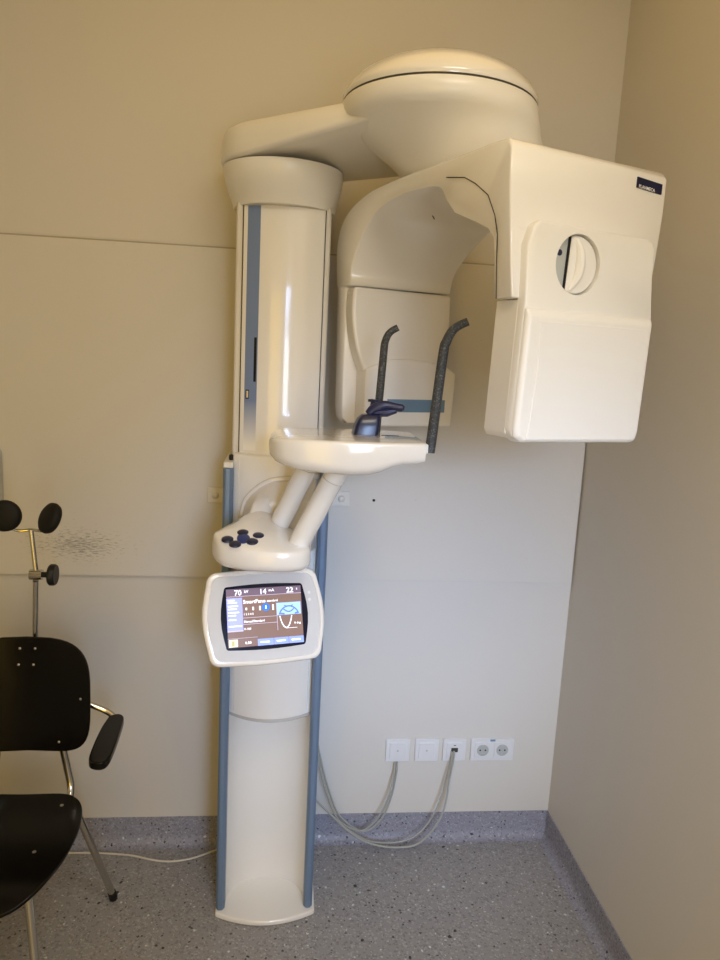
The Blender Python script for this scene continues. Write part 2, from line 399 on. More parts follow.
# round top housing: cap and funnel
dome = obj('dome_cap', lathe([(.10, 2.293), (.228, 2.293), (.2305, 2.299), (.2280, 2.308), (.2155, 2.327), (.188, 2.350), (.148, 2.370), (.102, 2.383), (.055, 2.388), (0, 2.389)], (DC[0], DC[1], 0), n=72), M_white, X, sharp=50)
obj('dome_seam', lathe([(.2, 2.283), (.2275, 2.283), (.2275, 2.295), (.2, 2.295)], (DC[0], DC[1], 0), n=72), M_seam, dome)
def ell(x0, x1, y0, y1, z, n=64): return [(x, y, z) for x, y in circle_pts((x0+x1)/2, (y0+y1)/2, (x1-x0)/2, (y1-y0)/2, n)]
rings = [ell(.108, .566, -.729, -.271, 2.288), ell(.106, .568, -.731, -.269, 2.284), ell(.106, .571, -.731, -.269, 2.264), ell(.110, .576, -.726, -.269, 2.250), ell(.122, .581, -.712, -.270, 2.240),
         ell(.145, .588, -.694, -.272, 2.228), ell(.182, .598, -.676, -.276, 2.208), ell(.222, .614, -.660, -.282, 2.182), ell(.256, .626, -.648, -.288, 2.155), ell(.275, .636, -.640, -.292, 2.130), ell(.280, .640, -.638, -.293, 2.118)]
obj('rotation_housing', loft(rings), M_white2, X, sharp=60)

# the C-shaped rotating arm, in its own frame (u along the sensor face, v back towards the wall)
TH = rad(22); U = Vector((math.cos(TH), math.sin(TH), 0)); V = Vector((-math.sin(TH), math.cos(TH), 0)); CV = -.98823
def L(u, v, z): return U*u + V*(CV+v) + Vector((0, 0, z))
st = [(0, 1.834, .058, 1.834, .068, .448), (0, 1.90, .058, 1.925, .058, .452), (0, 1.97, .053, 1.950, .050, .458), (0, 2.04, .062, 1.968, .042, .463), (.0, 2.112, .10, 1.985, .038, .463),
      (.010, 2.127, .178, 2.013, .038, .460), (.06, 2.130, .215, 2.045, .040, .450), (.14, 2.131, .255, 2.080, .043, .44), (.237, 2.131, .343, 2.090, .043, .43), (.414, 2.131, .45, 2.088, .043, .42),
      (.56, 2.126, .53, 2.070, .043, .415), (.65, 2.108, .575, 2.045, .043, .41), (.715, 2.080, .617, 2.010, .043, .40), (.75, 2.040, .650, 1.965, .043, .385), (.76, 1.98, .665, 1.93, .043, .38), (.760, 1.899, .672, 1.897, .048, .38),
      (.758, 1.897, .705, 1.895, .050, .38), (.752, 1.56, .705, 1.56, .054, .38), (.752, 1.530, .705, 1.530, .058, .377), (.752, 1.512, .705, 1.512, .074, .365)]
def refine(st, i0, i1, k=4):
    out = list(st[:i0+1])
    for i in range(i0, i1):
        p0, p1, p2, p3 = [Vector(st[j]) if False else st[j] for j in (max(i-1, 0), i, i+1, min(i+2, len(st)-1))]
        for j in range(1, k+1):
            t = j/k
            out.append(tuple(.5*(2*b+(c-a)*t+(2*a-5*b+4*c-e)*t*t+(3*b-a-3*c+e)*t**3) for a, b, c, e in zip(p0, p1, p2, p3)))
    return out+list(st[i1+1:])
st_fine = refine(st, 6, 14)
rings = [[L(u0, vo, zo), L(u1, vo, zo), L(u1, vi, zi), L(u0, vi, zi)] for vo, zo, vi, zi, u0, u1 in st_fine]
carm = obj('rotating_arm', loft(rings), M_white, X, bevel=.006, ang=50)
# rear wing (x-ray tube side)
def fP(u, z, v): return L(u, v, z)
P = smooth_path([(.054, 1.893, 0), (.052, 1.82, 0), (.068, 1.73, 0), (.100, 1.655, 0)], 5)
P = [(p.x, p.y) for p in P]+[(.372, 1.655), (.378, 1.72), (.375, 1.893)]
tube_head = obj('tube_head', prism(P, fP, .655, .706), M_white, X, bevel=.010)
P = [(.096, 1.509), (.396, 1.509), (.402, 1.62), (.402, 1.668), (.365, 1.688), (.30, 1.700), (.24, 1.704), (.17, 1.700), (.096, 1.672)]
obj('lower_inner_cover', prism(P, fP, .646, .706), M_white2, tube_head, bevel=.006)
obj('blue_label', prism([(.170, 1.551), (.368, 1.551), (.368, 1.588), (.170, 1.588)], fP, .6445, .649), M_label, tube_head)
obj('scratch_mark', tube([L(.196, .508, 2.0745), L(.212, .524, 2.0708)], .0014, 6), M_seam, carm)
# front sensor head: lower box behind the cover
sensor = obj('sensor_head', prism([(.0845, 1.832), (.0765, 1.57), (.084, 1.556), (.425, 1.556), (.44, 1.57), (.444, 1.832)], fP, 0, .069), M_white2, X, bevel=.002)
CO = [(.108, 1.982), (.092, 1.972), (.080, 1.935), (.085, 1.824), (.0775, 1.578), (.081, 1.560), (.095, 1.550), (.415, 1.546), (.430, 1.550), (.437, 1.567), (.443, 1.804), (.436, 1.85), (.430, 1.90), (.426, 1.962), (.418, 1.975), (.404, 1.980)]
HC = (.213, 1.909)
cov = obj('sensor_cover', prism(CO, fP, -.020, .006), M_white2, sensor, bevel=.0045)
CU = [(u, min(z, 1.818)) for u, z in CO if z < 1.83] 
CU = [(.0855, 1.818), (.0775, 1.578), (.081, 1.560), (.095, 1.550), (.408, 1.546), (.423, 1.550), (.430, 1.567), (.438, 1.818)]
lowc = obj('lower_cover', loft([[L(u, -.018, z) for u, z in CU], [L(lerp(u, .26, .01), -.026, z if z < 1.8 else 1.812) for u, z in CU], [L(lerp(u, .26, .05), -.032, (z if z < 1.8 else 1.80)+(.004 if z < 1.6 else 0)) for u, z in CU]]), M_white2, sensor, bevel=.004, ang=12)
pad = [(.116, 1.792), (.120, 1.70), (.112, 1.60), (.106, 1.556), (.410, 1.553), (.398, 1.60), (.396, 1.68), (.414, 1.792)]
obj('raised_panel', prism(pad, fP, -.0337, -.028), M_white2, sensor, bevel=.0016, seg=4)
def disc_bm(c, r, v0, v1, n=48): return prism(circle_pts(c[0], c[1], r, n=n), fP, v0, v1)
cut(cov, disc_bm(HC, .0595, -.05, .05)); cut(carm, disc_bm(HC, .0605, -.05, .022))
obj('dial_recess', disc_bm(HC, .0605, -.006, .010), M_grey, sensor)
def seg(r, x0, x1, side):   # circle segment beside a slanted chord
    a0 = math.acos(x0/r); a1 = -math.acos(x1/r)
    if side > 0: return [(HC[0]+r*math.cos(lerp(a1, a0, i/28)), HC[1]+r*math.sin(lerp(a1, a0, i/28))) for i in range(29)]
P = seg(.0565, -.016, -.022, 1)
dial = obj('dial', prism(P, fP, -.014, -.005), M_white2, sensor, bevel=.003)
obj('dial_slit', prism([(HC[0]-.0250, HC[1]-.053), (HC[0]-.0220, HC[1]-.053), (HC[0]-.0165, HC[1]+.054), (HC[0]-.0195, HC[1]+.054)], fP, -.011, -.0055), M_black, dial)
gr = smooth_path([L(HC[0]-.002, -.012, HC[1]+.050), L(HC[0]+.008, -.014, HC[1]+.02), L(HC[0]+.006, -.014, HC[1]-.02), L(HC[0]-.012, -.012, HC[1]-.050)], 6)
obj('dial_grip', tube(gr, [.004+.008*math.sin(math.pi*i/(len(gr)-1)) for i in range(len(gr))], 10), M_white2, dial)
obj('dial_dot', disc_bm((HC[0]-.040, HC[1]+.021), .0062, -.0075, -.0055, 20), M_navy, dial)
# maker's plate
obj('maker_plate', prism([(.372, 2.0835), (.4475, 2.0790), (.4475, 2.1000), (.372, 2.1050)], fP, -.0025, .003), mat('maker_plate_navy', (.004, .006, .038), .4, spec=.3, noise=(9, .1)), carm, bevel=.0006)
bm = bmesh.new(); text_into(bm, 'PLANMECA', lambda a, b: L(.3765+a, -.0031, 2.0836-a*.060+b), .0095, 0, 0, 'LEFT', 1.0)
obj('maker_plate_text', bm, mat('plate_white', (.75, .75, .78), .4, noise=(9, .02)), carm)
# thin seam running round the arm's inner corner
sm = []
for t, (vo, zo, vi, zi, u0, u1) in zip((.14, .20, .27, .33, .37, .42, .42, .28), st): sm.append(L(u0-.0002, lerp(vi, vo, t), lerp(zi, zo, t)))
vo, zo, vi, zi, u0, u1 = st[7]; sm.append(L(u0-.0002, lerp(vi, vo, .95), lerp(zi, zo, .95)))
obj('arm_seam', tube(sm[:8], .0011, 6), M_seam, carm)

# patient table on its two struts
def table_ring(x, yf, yb, zt, zb, r):
    pts = []
    for cy, cz, a, rr in ((yf+r, zt-r*.5, 180, (r, r*.5)), (yf+r*1.0, zb+r, 90, (r, r))):
        pass
    n = 5
    P = []
    for i in range(n+1):   # front top corner
        t = rad(90+90*i/n); P.append((yf+.012+.012*math.cos(t), zt-.008+.008*math.sin(t)))
    for i in range(n+1):   # front bottom corner
        t = rad(180+90*i/n); P.append((yf+r+r*math.cos(t)+.006, zb+r+r*math.sin(t)))
    for i in range(n+1):
        t = rad(270+90*i/n); P.append((yb-r+r*math.cos(t), zb+r+r*math.sin(t)))
    for i in range(n+1):
        t = rad(0+90*i/n); P.append((yb-.012+.012*math.cos(t), zt-.008+.008*math.sin(t)))
    return [(x, y, z) for y, z in P]
tb = []
for x, yf, yb, zt, zb, r in ((-.040, -.610, -.560, 1.500, 1.480, .008), (-.036, -.655, -.520, 1.508, 1.470, .014), (-.022, -.690, -.490, 1.513, 1.460, .02), (.0, -.708, -.465, 1.516, 1.4515, .024), (.035, -.720, -.450, 1.517, 1.445, .026), (.09, -.728, -.442, 1.518, 1.440, .026),
                            (.15, -.730, -.440, 1.518, 1.438, .026), (.19, -.730, -.440, 1.518, 1.440, .026), (.215, -.729, -.440, 1.518, 1.447, .024), (.24, -.727, -.442, 1.518, 1.458, .022), (.265, -.724, -.445, 1.518, 1.465, .02), (.30, -.718, -.455, 1.518, 1.468, .016), (.318, -.712, -.47, 1.518, 1.472, .014)):
    tb.append(table_ring(x, yf, yb, zt, zb, r))
tab = obj('patient_table', loft(tb), M_white, X, sharp=50)
obj('table_slot', box((.232, -.575, 1.5165), (.275, -.567, 1.5187)), M_black, tab)
# struts
def strut(p0, p1):
    p0, p1 = Vector(p0), Vector(p1); q = p0.lerp(p1, .86)
    a = obj('table_strut', tube([p0, q], .0265, 28), M_white, X, sharp=50)
    obj('strut_sleeve', tube([q+(p1-p0)*.004, p1], .0262, 28), M_white2, a, sharp=50)
strut((.018, -.560, 1.190), (.130, -.625, 1.447))
strut((-.034, -.448, 1.205), (.070, -.512, 1.455))
# chin support and temple rods
cr = []
for x0, x1, y0, y1, z in ((.162, .224, -.582, -.52, 1.517), (.167, .226, -.580, -.522, 1.54), (.174, .228, -.576, -.524, 1.556), (.184, .228, -.568, -.528, 1.566)):
    cr.append([(x, y, z) for x, y in rrect(x0, y0, x1, y1, .01, 4)])
chin = obj('chin_support', loft(cr), M_gloss_navy, X, bevel=.002)
cb = smooth_path([(.200, -.545, 1.565), (.215, -.545, 1.580), (.240, -.55, 1.590), (.268, -.555, 1.587), (.287, -.558, 1.585)], 6)
obj('chin_rest_bar', tube(cb, [.010+.0035*math.sin(math.pi*min(1, i/14)) if i < 14 else .0095 if i < 23 else .006 for i in range(len(cb))], 12), M_navy, chin)
obj('chin_fork', tube([(.212, -.545, 1.570), (.245, -.553, 1.572), (.268, -.556, 1.578)], [.010, .010, .006], 10), M_navy, chin)
obj('side_peg', tube([(.216, -.50, 1.597), (.203, -.50, 1.597)], .0035, 10), M_black, chin)
obj('support_post', tube([(.215, -.500, 1.515), (.222, -.500, 1.60)], .012, 14), M_navy, chin)
def rod(pts, r):
    p = smooth_path(pts, 8); obj('temple_support', tube(p, [lerp(r[0], r[1], i/(len(p)-1)) for i in range(len(p))], 16), M_rod, X)
rod([(.2295, -.485, 1.514), (.2325, -.485, 1.59), (.2380, -.485, 1.720), (.2395, -.486, 1.742), (.2460, -.487, 1.761), (.2555, -.488, 1.772), (.270, -.49, 1.781)], (.0105, .0085))
rod([(.3430, -.625, 1.487), (.3475, -.625, 1.54), (.3600, -.625, 1.718), (.3650, -.627, 1.748), (.3765, -.629, 1.773), (.3900, -.632, 1.786), (.4110, -.635, 1.797)], (.0130, .0095))
obj('rod_socket', box((.305, -.645, 1.486), (.336, -.605, 1.508)), M_white2, tab, bevel=.003)

# control console
PS = rad(13.4); Uc = Vector((math.cos(PS), math.sin(PS), 0)); Nc = Vector((math.sin(PS), -math.cos(PS), 0))
co = smooth_path([(-.172, -.555, 0), (-.150, -.600, 0), (-.095, -.632, 0), (-.03, -.645, 0), (.03, -.640, 0), (.060, -.620, 0), (.070, -.585, 0), (.060, -.52, 0), (.03, -.44, 0), (-.005, -.405, 0), (-.05, -.40, 0), (-.085, -.435, 0), (-.135, -.505, 0), (-.172, -.555, 0)], 5)[:-1]
cen = Vector((-.045, -.52, 0))
def top_z(p):   # top slopes up towards the back
    t = max(0, min(1, (p.y+.645)/.235)); fall = max(0, min(1, (p.x+.07)/.11)); fall = fall*fall*(3-2*fall); return 1.236+.060*t*(1-.85*fall)
rings = []
for k, zf in ((.93, 0), (.985, .15), (1.0, .3), (1.0, .78), (.985, .92), (.955, 1.0), (.80, 1.04), (.45, 1.07)):
    r = []
    for p in co:
        q = cen.lerp(p, k); zb = 1.186; r.append((q.x, q.y, lerp(zb, top_z(q), zf) if zf <= 1 else top_z(q)+(zf-1)*.10))
    rings.append(r)
con = obj('control_console', loft(rings), M_white, X, sharp=60)
# ridge rising to the column behind the keypad
obj('console_neck', loft([[(-.105, -.48, 1.262), (-.045, -.46, 1.268), (.0, -.44, 1.21), (-.09, -.44, 1.21)], [(-.085, -.43, 1.315), (-.03, -.41, 1.315), (.01, -.38, 1.22), (-.09, -.37, 1.22)], [(-.07, -.33, 1.335), (-.01, -.33, 1.335), (.02, -.33, 1.22), (-.09, -.33, 1.22)]]), M_white2, con, bevel=.018, seg=5)
def on_top(x, y):
    p = Vector((x, y, 0)); k = max(0.0, 1-.7*((p-cen).length/.12))
    return top_z(p)+.0035
bc = (-.095, -.588)
for dx, dy in ((-.038, -.008), (-.018, -.030), (.022, -.016), (.035, .014), (-.003, .026)):
    x, y = bc[0]+dx, bc[1]+dy
    rr = []
    for k, h in ((1, 0), (1, .003), (.8, .0048), (.3, .0055)):
        rr.append([(x+.0125*k*math.cos(2*math.pi*i/20)*1.15, y+.0145*k*math.sin(2*math.pi*i/20), on_top(x, y+.0145*k*math.sin(2*math.pi*i/20))+h) for i in range(20)])
    b = obj('button', loft(rr), M_gloss_navy, con, sharp=60)
x, y = bc
obj('keypad_centre', loft([[(x+.016*k*math.cos(2*math.pi*i/20), y+.024*k*math.sin(2*math.pi*i/20), on_top(x, y+.024*k*math.sin(2*math.pi*i/20))+h) for i in range(20)] for k, h in ((1, 0), (1, .0022), (.8, .003))]), mat('keypad_blue', (.012, .03, .16), .3, noise=(9, .1)), con, sharp=60)

# tilted touch screen
PH = rad(23.1); Dn = Vector((0, 0, -1))*math.cos(PH)+Nc*math.sin(PH); Nn = Uc.cross(-Dn).normalized()
if Nn.y > 0: Nn = -Nn
SC = Vector((-.0378, -.58, 1.0535))
def Q(a, b, h): return SC+Uc*a-Dn*b+Nn*h       # a right, b up, h out of the panel
def barrel(w, h, bulge, r, n=6):
    P = []
    hw, hh = w/2, h/2
    for i in range(n+1):
        t = i/n; P.append((hw-r*.4+bulge*math.sin(math.pi*t)*1.0, lerp(-hh+r, hh-r, t)))
    for i in range(1, 5):
        t = rad(90*i/5); P.append((hw-r*.4-r+r*math.cos(t), hh-r+r*math.sin(t)))
    for i in range(n+1):
        t = i/n; P.append((lerp(hw-r*1.4, -hw+r*1.4, t), hh+.004*math.sin(math.pi*t)))
    for i in range(1, 5):
        t = rad(90+90*i/5); P.append((-hw+r*.4+r+r*math.cos(t), hh-r+r*math.sin(t)))
    for i in range(n+1):
        t = i/n; P.append((-hw+r*.4-bulge*math.sin(math.pi*t), lerp(hh-r, -hh+r, t)))
    for i in range(1, 5):
        t = rad(180+90*i/5); P.append((-hw+r*.4+r+r*math.cos(t), -hh+r+r*math.sin(t)))
    for i in range(n+1):
        t = i/n; P.append((lerp(-hw+r*1.4, hw-r*1.4, t), -hh-.004*math.sin(math.pi*t)))
    for i in range(1, 5):
        t = rad(270+90*i/5); P.append((hw-r*.4-r+r*math.cos(t), -hh+r+r*math.sin(t)))
    return P
bo = barrel(.306, .229, .013, .028)
def inset(P, k, kk=None): return [(a*(1-k/.14), b*(1-(kk or k)/.11)) for a, b in P]
scr = obj('touch_screen', loft([[Q(a, b, -.075) for a, b in inset(bo, .030)], [Q(a, b, -.064) for a, b in inset(bo, .013)], [Q(a, b, -.04) for a, b in inset(bo, .003)], [Q(a, b, -.02) for a, b in inset(bo, .0005)], [Q(a, b, -.004) for a, b in bo], [Q(a, b, .001) for a, b in inset(bo, .0015)],
      [Q(a, b, .003) for a, b in inset(bo, .005)], [Q(a, b, .003) for a, b in inset(bo, .0105)], [Q(a, b, .0005) for a, b in inset(bo, .0118)]]), M_white, X, sharp=50)
obj('grey_bezel', loft([[Q(a, b, .0) for a, b in inset(bo, .0121)], [Q(a, b, .0012) for a, b in inset(bo, .0121)]]), M_bezel, scr)
bz = barrel(.207, .154, .010, .008)
obj('display_glass', loft([[Q(a, b, .001) for a, b in bz], [Q(a, b, .0022) for a, b in bz]]), mat('dark_display_glass', (.003, .005, .022), .12, spec=.3, noise=(9, .1)), scr)
SW, SH = .190, .142
# screen layout in units of the screen: 0..1 from the left, 0..1 from the top
def s2(a, b): return ((a-.5)*SW, (.5-b)*SH)
def patch(bm, x0, y0, x1, y1, h):
    A = [s2(x0, y0), s2(x1, y0), s2(x1, y1), s2(x0, y1)]; bm.faces.new([bm.verts.new(Q(a, b, h)) for a, b in A][::-1]); return bm
def screen_part(name, rects, h, m_):
    bm = bmesh.new()
    for r in rects: patch(bm, *r, h)
    return obj(name, bm, m_, scr)
screen_part('screen_background', [(0, 0, 1, 1)], .0025, M_scr_bg)
screen_part('screen_header', [(0, 0, 1, .125)], .0028, M_scr_top)
screen_part('screen_side_menu', [(0.0, .155, .205, .715)], .0028, M_scr_side)
screen_part('screen_tab', [(.385, .885, .595, 1.0)], .0028, M_scr_tab)
screen_part('screen_tab', [(.602, .885, .795, 1.0)], .0028, M_scr_tab)
screen_part('screen_tab', [(.802, .885, 1.0, 1.0)], .0028, M_scr_tab)
screen_part('screen_icon', [(.01, .865, .125, .99)], .0028, M_scr_cream)
screen_part('screen_rules', [(.0, .127, 1, .134), (.205, .505, .655, .512), (.205, .615, .655, .622), (.655, .33, .661, .76), (0, .715, .205, .735), (.0, .845, .385, .850)], .0029, mat('screen_rule', (.5, .45, .62), .2, emit=.9))
screen_part('jaw_picture', [(.655, .285, .985, .50)], .0028, M_scr_img)
def arcline(bm, pts, w, h):
    for (x0, y0), (x1, y1) in zip(pts, pts[1:]):
        a = Vector(s2(x0, y0)); b = Vector(s2(x1, y1)); nrm = Vector((-(b-a).y, (b-a).x)).normalized()*w/2
        bm.faces.new([bm.verts.new(Q(p.x, p.y, h)) for p in (a-nrm, b-nrm, b+nrm, a+nrm)])
    return bm
bm = bmesh.new()
arcline(bm, [(.69+.26*t, .49-.14*math.sin(math.pi*t)**.6) for t in [i/14 for i in range(15)]], .0035, .0031)
arcline(bm, [(.75+.14*t, .40+.05*math.sin(math.pi*t)) for t in [i/10 for i in range(11)]], .0030, .0031)
arcline(bm, [(.76+.12*t, .335+.02*math.sin(math.pi*t)) for t in [i/10 for i in range(11)]], .0022, .0031)
arcline(bm, [(.70, .475), (.76, .485)], .004, .0031)
arcline(bm, [(.90, .485), (.945, .475)], .004, .0031)
obj('jaw_outline', bm, M_scr_dark, scr)
bm = bmesh.new()
arcline(bm, [(.695+.16*t, .515+.21*(1-(2*t-1)**2)**.8) for t in [i/16 for i in range(17)]], .0026, .0031)
arcline(bm, [(.77, .735), (.92, .735)], .0010, .0031)
obj('dental_arch_curve', bm, M_scr_text, scr)
bm = bmesh.new(); c = s2(.515, .345)
bm.faces.new([bm.verts.new(Q(c[0]+.0098*math.cos(t), c[1]+.0098*math.sin(t), .0029)) for t in [2*math.pi*i/24 for i in range(24)]])
obj('selected_button', bm, M_scr_dot, scr)
bm = bmesh.new()
def T_(s, x, y, size, align='LEFT'):
    a, b = s2(x, y); obj('screen_text', text_into(bmesh.new(), s, lambda p, q_: Q(p, q_, .0033), size, a, b, align), M_scr_text, scr)
T_('70', .105, .112, .0185); T_('kV', .235, .075, .010); T_('14', .435, .112, .0185); T_('mA', .56, .075, .010); T_('22', .80, .112, .0185); T_('s', .935, .07, .009)
T_('SmartPano', .215, .262, .0130); T_('standard', .53, .255, .0080)
for i, x in enumerate((.245, .335, .425, .60)):
    hh = (.022, .030, .038, .048)[i]; patch(bm, x, .355-hh, x+.020, .355+hh, .0031)
patch(bm, .507, .315, .522, .375, .0032)
obj('size_marks', bm, M_scr_text, scr); bm = bmesh.new()
T_('1 2 3 4 5', .215, .462, .0070); T_('Manual/Standard', .215, .590, .0078); T_('0-180', .215, .715, .0075); T_('0 deg', .885, .67, .0075)
T_('0.00', .22, .955, .0090)
for y, w in ((.195, .09), (.235, .12), (.295, .13), (.345, .11), (.405, .14), (.455, .10), (.53, .10), (.64, .17)): patch(bm, .018, y-.010, .018+w, y+.010, .0031)
obj('menu_lines', bm, M_scr_text, scr)
for x in (.42, .635, .835): obj('tab_mark', patch(bmesh.new(), x, .93, x+.12, .955, .0031), M_scr_text, scr)
bm = bmesh.new(); patch(bm, .045, .885, .085, .975, .0031); obj('icon_mark', bm, mat('icon_olive', (.4, .38, .15), .3, emit=.8), scr)
# faint symbols on the bezel
bm = bmesh.new(); 
for b in (.052, .034): add = [Q(.117+.004*math.cos(t), b+.004*math.sin(t), .0016) for t in [2*math.pi*i/16 for i in range(16)]]; bm.faces.new([bm.verts.new(p) for p in add])
obj('bezel_symbol', bm, M_plate, scr)
# neck behind the screen up to the console
obj('screen_neck', loft([[(-.11, -.47, 1.20), (.04, -.47, 1.20), (.04, -.36, 1.20), (-.10, -.36, 1.20)], [(-.10, -.46, 1.03), (.04, -.44, 1.03), (.04, -.33, 1.03), (-.10, -.33, 1.03)]]), M_white2, con, bevel=.01)

# wall bracket with its two bolts
wb = obj('wall_bracket', box((-.243, -.022, 1.221), (.213, -.0155, 1.270)), M_cream, X, bevel=.002)
for x in (-.218, .186):
    obj('bolt', lathe([(.0115, 0), (.0115, .003), (.009, .007), (.006, .009), (0, .0095)], (x, -.020, 1.246), (0, -1, 0), 20), M_cream, wb)
obj('rear_spine', box((-.09, -.06, 1.15), (.05, -.018, 1.34)), M_cream, X, bevel=.004)
obj('cable_knob', lathe([(.003, 0), (.006, .003), (.007, .010), (.006, .016), (.002, .018)], (-.150, -.29, 1.400), (0, 0, 1), 16), M_black, X)

# ------------------------------------------------------------------ wall sockets and cables
def plate(x0, x1, z0=.3055, z1=.389, t=.008): return prism(rrect(x0, z0, x1, z1, .004, 3), lambda a, b, y: (a, y, b), 0, -t)
def single(name, label, cat, x0, x1, port=False):
    xc = (x0+x1)/2; zc = .3472
    t = thing(name, label, cat, (xc, 0, zc), 'wall outlets above the skirting')
    obj('frame', plate(x0, x1), M_plate, t, bevel=.0015)
    f = obj('face_plate', prism(rrect(xc-.0285, zc-.0285, xc+.0285, zc+.0285, .002, 3), lambda a, b, y: (a, y, b), -.007, -.0115), M_plate, t, bevel=.001)
    if port:
        obj('port', box((xc-.012, -.0125, zc-.006), (xc+.012, -.010, zc+.010)), M_seam, f)
        obj('label_mark', box((xc-.004, -.0120, zc+.018), (xc+.004, -.0112, zc+.021)), M_seam, f)
    else:
        obj('face_screw', lathe([(.0035, 0), (.003, .0008), (0, .001)], (xc, -.0115, zc), (0, -1, 0), 14), M_metal, f)
    return xc, zc
single('wall_outlet', 'leftmost square white blank cover plate on the wall, two grey cables leaving its lower edge', 'wall outlet', .383, .468)
single('wall_outlet', 'square white blank cover plate with a centre screw and no cable, second from the left', 'wall outlet', .487, .571)
single('network_socket', 'square white network socket with dark plugs and two cables hanging from its middle', 'network socket', .587, .670, True)
t = thing('double_power_socket', 'double white round-well power socket nearest the room corner', 'power socket', (.7665, 0, .3472), 'wall outlets above the skirting')
fr = obj('frame', plate(.688, .845), M_plate, t, bevel=.0015)
obj('blue_tag', box((.757, -.0088, .3795), (.775, -.0078, .3865)), M_label, fr)
for xc in (.731, .802):
    f = obj('socket_insert', prism(rrect(xc-.0285, .3472-.0285, xc+.0285, .3472+.0285, .003, 3), lambda a, b, y: (a, y, b), -.007, -.0110), M_plate, t, bevel=.001)
    obj('well_rim', lathe([(.0215, 0), (.0215, .0012), (.0195, .0012), (.0195, 0)], (xc, -.011, .3472), (0, -1, 0), 32), M_grey, f)
    obj('well', lathe([(.0195, 0), (.0193, .0004), (0, .0004)], (xc, -.011, .3472), (0, -1, 0), 32), M_grey, f)
    for dx, dz, r_ in ((-.0095, 0, .003), (.0095, 0, .003)):
        obj('pin_hole', lathe([(r_, 0), (r_, .0006), (0, .0006)], (xc+dx, -.0114, .3472+dz), (0, -1, 0), 12), M_black, f)
    for dz in (-.0185, .0185):
        obj('earth_clip', box((xc-.003, -.0128, .3472+dz-.003), (xc+.003, -.0112, .3472+dz+.003)), M_metal, f)
def cable(label, pts, r=.0032, mat_=M_cable, name='cable', plug=None):
    o = obj(name, tube(smooth_path(pts, 8), r, 10), mat_, sharp=80); tag(o, label, 'cable', 'cables from the wall outlets' if mat_ is M_cable else None); return o
cable('grey cable of the leftmost outlet, outer strand reaching the column higher up', [(.134, -.030, .42), (.143, -.036, .383), (.163, -.04, .30), (.188, -.04, .215), (.225, -.04, .125), (.286, -.042, .070), (.335, -.042, .064), (.385, -.038, .118), (.412, -.03, .20), (.424, -.02, .27), (.426, -.011, .305)])
cable('grey cable of the leftmost outlet, inner strand close beside the outer one', [(.134, -.052, .385), (.142, -.056, .360), (.157, -.058, .29), (.183, -.058, .205), (.222, -.06, .118), (.280, -.058, .078), (.318, -.055, .075), (.365, -.052, .122), (.398, -.045, .20), (.414, -.024, .27), (.418, -.011, .305)])
cable('grey cable plugged into the network socket, front strand with the widest sagging loop', [(.134, -.088, .220), (.151, -.085, .200), (.200, -.08, .146), (.262, -.08, .085), (.335, -.08, .040), (.42, -.08, .022), (.50, -.078, .030), (.560, -.07, .085), (.596, -.055, .155), (.612, -.035, .25), (.6250, -.024, .335), (.6250, -.0135, .345)], .0036)
cable('thin pale cable plugged into the network socket, rear strand with the tighter loop', [(.134, -.068, .208), (.151, -.068, .190), (.203, -.068, .135), (.262, -.068, .082), (.34, -.067, .038), (.43, -.065, .030), (.50, -.060, .052), (.550, -.05, .105), (.583, -.04, .18), (.604, -.027, .27), (.6165, -.020, .335), (.6165, -.0135, .345)], .0026)
cable('white cord lying along the floor beside the skirting behind the chair', [(-1.05, -.055, .003), (-.88, -.060, .003), (-.75, -.048, .003), (-.669, -.048, .003), (-.583, -.052, .003), (-.48, -.066, .003), (-.42, -.085, .003), (-.376, -.097, .003), (-.33, -.100, .003), (-.278, -.090, .003), (-.235, -.070, .003), (-.188, -.046, .0035), (-.16, -.036, .0035)], .0032, M_wcable, 'floor_cord')

# ------------------------------------------------------------------ box at the left edge
wbx = thing('wall_box', 'pale grey rounded box on the wall at the left edge behind the chair', 'wall box', (-.96, -.015, 1.30))
obj('housing', prism(rrect(-1.06, 1.12, -.866, 1.385, .03, 6), lambda a, b, y: (a, y, b), -.0152, -.045), M_grey, wbx, bevel=.005)
obj('cover', prism(rrect(-1.045, 1.14, -.881, 1.37, .02, 6), lambda a, b, y: (a, y, b), -.044, -.048), M_plate, wbx, bevel=.0015)

# ------------------------------------------------------------------ patient chair
ch = thing('patient_chair', 'black plywood chair with chrome legs, one visible armrest and round headrest pads at left', 'chair', (-.70, -.5, 0))
CXC = -.684
def back_pt(a, b, t):     # a across, b up, t thickness; curved shell leaning back a little
    y = -.385 - .045*(a/.18)**2 + .05*(b) ; return (CXC+a, y+t, .745+b)
P = []
for i in range(48):
    t = 2*math.pi*i/48; c, s = math.cos(t), math.sin(t); e = .52
    P.append((.178*math.copysign(abs(c)**e, c), .163*math.copysign(abs(s)**e, s)))
def shell_grid(outline, fn, th, name, rings_=6):
    bm = bmesh.new()
    fr = [[bm.verts.new(fn(a*k/rings_, b*k/rings_, 0)) for a, b in outline] for k in range(1, rings_+1)]
    bk = [[bm.verts.new(fn(a*k/rings_, b*k/rings_, th)) for a, b in outline] for k in range(1, rings_+1)]
    for R in (fr, bk):
        c = bm.verts.new(fn(0, 0, 0 if R is fr else th)); n = len(outline)
        for i in range(n): bm.faces.new((c, R[0][i], R[0][(i+1) % n]))
        for A, B in zip(R, R[1:]):
            for i in range(n): bm.faces.new((A[i], A[(i+1) % n], B[(i+1) % n], B[i]))
    for i in range(n): bm.faces.new((fr[-1][i], fr[-1][(i+1) % n], bk[-1][(i+1) % n], bk[-1][i]))
    return bm
back = obj('backrest', shell_grid(P, back_pt, .010, 'b'), M_ply, ch, bevel=.003, ang=50)
